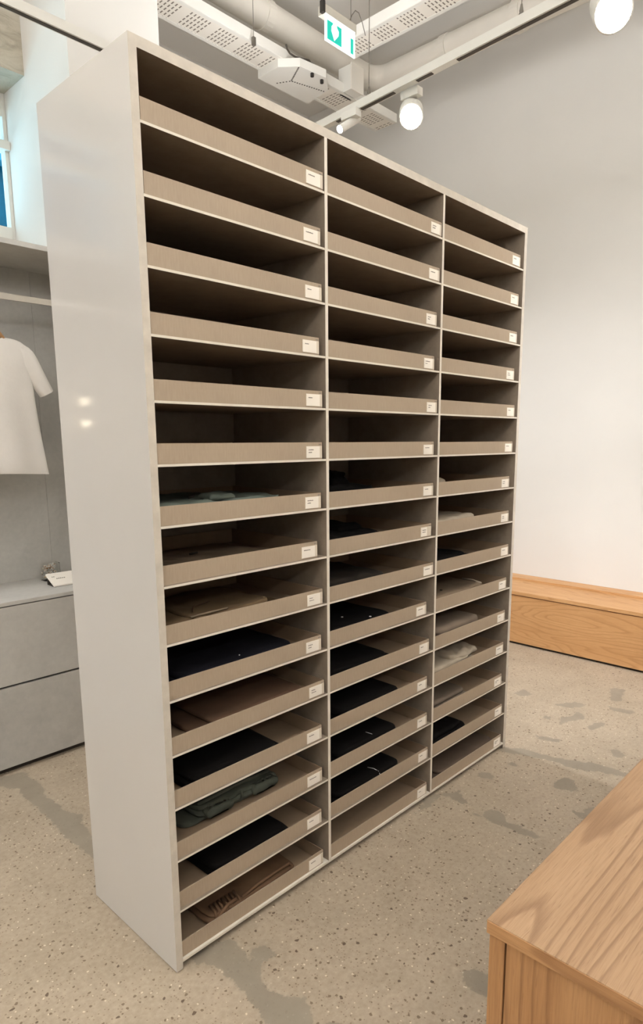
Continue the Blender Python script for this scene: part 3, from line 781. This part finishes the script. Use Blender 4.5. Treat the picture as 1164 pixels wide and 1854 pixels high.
# ------------------------------------------------------------------ grey display unit at left
gu = empty('display_unit', (0, 0, 0)); tag(gu, 'grey mineral-finish wall display unit with a clothes rail and two wide drawers', 'display unit')
GX0, GX1, GY0, GY1 = -1.6, .68, 1.52, 1.95
boxo('back_panel', (GX0, .555, GY1-.02, GY1, .78, 2.28), M['mineral'], gu)
boxo('back_panel', (.556, GX1, GY1-.02, GY1, .78, 2.28), M['mineral'], gu)
boxo('top_panel', (GX0, GX1, GY0, GY1, 2.277, 2.298), M['mineral'], gu, .001)
boxo('side_panel', (GX1-.02, GX1, GY0, GY1-.02, .785, 2.277), M['mineral'], gu)
boxo('side_panel', (GX0, GX0+.02, GY0, GY1-.02, .785, 2.277), M['mineral'], gu)
boxo('counter_top', (GX0, GX1, GY0, GY1-.02, .768, .785), M['mineral'], gu, .001)
boxo('carcass', (GX0+.01, GX1-.01, GY0+.02, GY1, .02, .768), M['dark'], gu)
boxo('drawer_front', (GX0, GX1, GY0+.002, GY0+.02, .408, .763), M['mineral'], gu, .0015)
boxo('drawer_front', (GX0, GX1, GY0+.002, GY0+.02, .028, .398), M['mineral'], gu, .0015)
boxo('plinth', (GX0, GX1, GY0+.03, GY0+.05, 0, .03), M['dark'], gu)
boxo('clothes_rail', (GX0+.02, GX1-.02, 1.690, 1.702, 2.088, 2.114), M['chrome'], gu)
# white T-shirt on a wooden hanger
ts = empty('t_shirt', (0, 0, 0)); tag(ts, 'white short-sleeved T-shirt hanging on a wooden hanger in the grey unit', 'T-shirt')
SXc = .215
prof = [  # right half outline, x offset from the centre, z ; z1 = top, paired rows bottom -> top
]
def shirt_mesh():
    bm = bmesh.new(); cx = SXc
    def row(z, hw, th, n=28, zf=None):
        ring = []
        for i in range(n):
            a = 2*math.pi*i/n; x = hw*math.copysign(abs(math.cos(a))**.75, math.cos(a)); y = th*math.sin(a)
            f = .010*math.sin(x*38+z*5)*(1 if y < 0 else .6)*max(0, (1.9-z)/.55)
            dz = zf(x) if zf else 0
            ring.append(bm.verts.new((cx+x, 1.70+y+f, z+dz)))
        return ring
    spec = [(1.331, .262, .030), (1.345, .260, .034), (1.42, .250, .036), (1.52, .238, .036), (1.62, .228, .038), (1.70, .222, .040), (1.76, .224, .040), (1.81, .228, .038), (1.86, .222, .034)]
    rings = [row(z, hw, th, zf=(lambda x: .006*math.cos(x*9)-.004) if i < 2 else None) for i, (z, hw, th) in enumerate(spec)]
    rings.append(row(1.885, .214, .028, zf=lambda x: -.012*(abs(x)/.21)**3))
    rings.append(row(1.912, .200, .020, zf=lambda x: .006*(1-abs(x)/.18)))
    rings.append(row(1.922, .140, .022, zf=lambda x: .004*abs(x)/.11))
    rings.append(row(1.925, .106, .030, zf=lambda x: -.050*(1-(abs(x)/.106)**2)))
    n = 28
    for A, B in zip(rings, rings[1:]):
        for k in range(n): bm.faces.new((A[k], A[(k+1) % n], B[(k+1) % n], B[k]))
    return bm
sb = obj('shirt_body', shirt_mesh(), M['tshirt'], ts, smooth=True)
md = sb.modifiers.new('sub', 'SUBSURF'); md.levels = 2; md.render_levels = 2
for s in (-1, 1):
    bm = bmesh.new(); rings = []; n = 18
    A = Vector((SXc+s*.165, 1.70, 1.898)); B = Vector((SXc+s*.281, 1.70, 1.692))
    d = (B-A).normalized(); perp = Vector((d.z, 0, -d.x))
    for t_, hw, th in ((0, .020, .010), (.12, .046, .022), (.3, .053, .028), (.6, .043, .030), (.9, .037, .030), (1.0, .034, .028)):
        c0 = A.lerp(B, t_)
        rings.append([bm.verts.new(c0+perp*hw*math.cos(2*math.pi*i/n)+Vector((0, 1, 0))*th*math.sin(2*math.pi*i/n)+Vector((0, .004*math.sin(i*2.2+t_*9), 0))) for i in range(n)])
    for P_, Q_ in zip(rings, rings[1:]):
        for k in range(n): bm.faces.new((P_[k], P_[(k+1) % n], Q_[(k+1) % n], Q_[k]))
    sl = obj('sleeve', bm, M['tshirt'], ts, smooth=True); md = sl.modifiers.new('sub', 'SUBSURF'); md.levels = 1; md.render_levels = 1
bm = bmesh.new(); n = 26
tube(bm, [(SXc+.106*math.cos(a), 1.70+.024*math.sin(a), 1.922-.048*(1-math.cos(a)**2)*(1 if math.sin(a) < 0 else .3)) for a in np.linspace(0, 2*math.pi, n)], .006, 8, False)
obj('neckband', bm, M['tshirt'], ts, smooth=True)
hg = empty('coat_hanger', (SXc, 1.70, 0)); tag(hg, 'wooden coat hanger inside the neck of the white T-shirt', 'hanger')
bm = bmesh.new(); tube(bm, [(-.19, 0, 1.872), (-.12, 0, 1.905), (-.09, 0, 1.938), (-.05, 0, 1.958), (0, 0, 1.966), (.05, 0, 1.962), (.085, 0, 1.950), (.105, 0, 1.925), (.12, 0, 1.905), (.19, 0, 1.872)], [.008, .010, .012, .013, .014, .014, .013, .011, .010, .008], 12)
obj('hanger_bar', bm, M['hanger'], hg, smooth=True)
bm = bmesh.new(); tube(bm, [(0, 0, 1.97), (0, 0, 2.06), (.006, 0, 2.082)]+[(.020*math.cos(a), -.004, 2.108+.020*math.sin(a)) for a in np.linspace(-.6, math.pi*1.05, 10)], .002, 8)
obj('hook', bm, M['chrome'], hg, smooth=True)
wl = empty('added_glint_lamp', (-.76, 1.925, 1.62)); tag(wl, 'twin-bulb lamp added on the grey unit, unseen, to put glints on the glossy white side', 'lamp')
boxo('wall_plate', (-.03, .03, -.012, .004, -.12, .10), M['chrome'], wl, .003)  # lamp added out of view to make the warm side panel glints
for z in (.055, -.055):
    bm = bmesh.new(); bmesh.ops.create_uvsphere(bm, u_segments=20, v_segments=12, radius=.020, matrix=Matrix.Translation((0, -.055, z)))
    obj('bulb', bm, M['bulb'], wl, smooth=True)
    bm = bmesh.new(); tube(bm, [(0, -.01, z), (0, -.035, z)], .012, 12); obj('socket', bm, M['chrome'], wl)
# small clear jar of shells and folded white card on the counter
jr = empty('storage_jar', (.506, 1.845, .785)); tag(jr, 'small square clear jar filled with pale shells on the grey counter', 'jar')
g2 = NT('jar_glass'); g2.set(Base_Color=(1, 1, .98, 1), Roughness=.03, Transmission_Weight=1.0, IOR=1.06)
bm = bmesh.new(); box(bm, -.040, .040, -.03, .03, 0, .088)
obj('jar_glass', bm, g2.m, jr, bevel=.006)
bm = bmesh.new(); rr = random.Random(5)
for i in range(46):
    x, y, z = rr.uniform(-.030, .030), rr.uniform(-.021, .021), rr.uniform(.008, .078)
    mt = Matrix.Translation((x, y, z)) @ Matrix.Rotation(rr.uniform(0, 3), 4, 'X') @ Matrix.Rotation(rr.uniform(0, 3), 4, 'Z') @ Matrix.Diagonal((1, .7, .45, 1))
    v0 = len(bm.faces); res = bmesh.ops.create_icosphere(bm, subdivisions=1, radius=.010, matrix=mt)
    for f in set(f for v in res['verts'] for f in v.link_faces): f.material_index = rr.choice((0, 0, 0, 1))
o = obj('shell_filling', bm, [M['white_paint'], M['hanger']], jr, smooth=True); o['kind'] = 'stuff'
cs = empty('card_sign', (0, 0, .785)); tag(cs, 'white slanted card on the grey counter in front of the jar', 'card sign')
bm = bmesh.new()
yb, yf = 1.745, 1.655; x0, x1 = .440, .575
pts = [(yf, .002), (yf, .008), (yb, .052), (yb, .044)]
A = [bm.verts.new((x0, y, z)) for y, z in pts]; B = [bm.verts.new((x1, y, z)) for y, z in pts]
bm.faces.new(A); bm.faces.new(B[::-1])
for i in range(4): bm.faces.new((A[i], B[i], B[(i+1) % 4], A[(i+1) % 4]))
cp = obj('card_face', bm, M['card'], cs)
bm = bmesh.new()
for i in range(5):
    x = .474+.009*i; y = 1.700; z = .0088+(y-yf)*.489; box(bm, x, x+.005, y, y+.004, z-.001, z+.0025)
for i in range(2):
    y = 1.715-.0*i; z = .0088+(y-yf)*.489; box(bm, .458+.008*i, .462+.008*i, y, y+.004, z-.001, z+.0025)
obj('printed_text', bm, M['ink'], cp)
bm = bmesh.new(); box(bm, x0+.004, x1-.004, yb-.012, yb-.006, 0, .040); box(bm, x0+.004, x1-.004, yf+.004, yb-.006, 0, .0025); obj('stand', bm, M['dark'], cs)

# ------------------------------------------------------------------ oak bench along the right wall
bn = empty('oak_bench', (0, 0, 0)); tag(bn, 'long low oak bench box running along the right wall', 'bench')
boxo('front_panel', (3.352, 3.372, -4.2, 3.0, .018, .366), M['oak_bench'], bn)
boxo('bench_top', (3.345, XR-.002, -4.2, 3.0, .372, .396), M['oak_bench_top'], bn, .001)
boxo('carcass', (3.372, XR-.01, -4.19, 2.99, .012, .372), M['oak_side'], bn)
boxo('plinth', (3.375, XR-.03, -4.15, 2.95, 0, .018), M['dark'], bn)
boxo('wall_rail', (3.72, XR-.002, -4.2, 3.0, .396, .412), M['oak_bench_top'], bn, .001)
# ------------------------------------------------------------------ oak table in the foreground
tbx, tby = -.102, -1.0225
ot = empty('oak_table', (tbx, tby, 0)); tag(ot, 'large oak display table with a thick top at the lower right', 'table')
boxo('table_top', (0.0012, 1.9, -.95, 0, .779, .800), M['oak_top'], ot, .0012)
boxo('edge_lipping', (0, .0012, -.949, -.001, .7795, .7988), M['oak_edge'], ot)
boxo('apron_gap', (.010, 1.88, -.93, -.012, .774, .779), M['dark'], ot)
boxo('corner_post', (.005, .030, -.028, -.0035, 0, .774), M['oak_side'], ot, .0008)
boxo('end_panel', (.006, .026, -.93, -.0305, 0, .7775), M['oak_side'], ot, .0005)
boxo('side_panel', (.030, 1.88, -.024, -.006, .0, .774), M['oak_side'], ot, .0005)
boxo('far_end_panel', (1.86, 1.885, -.93, -.026, 0, .774), M['oak_side'], ot)
boxo('front_side_panel', (.026, 1.86, -.93, -.912, 0, .774), M['oak_side'], ot)
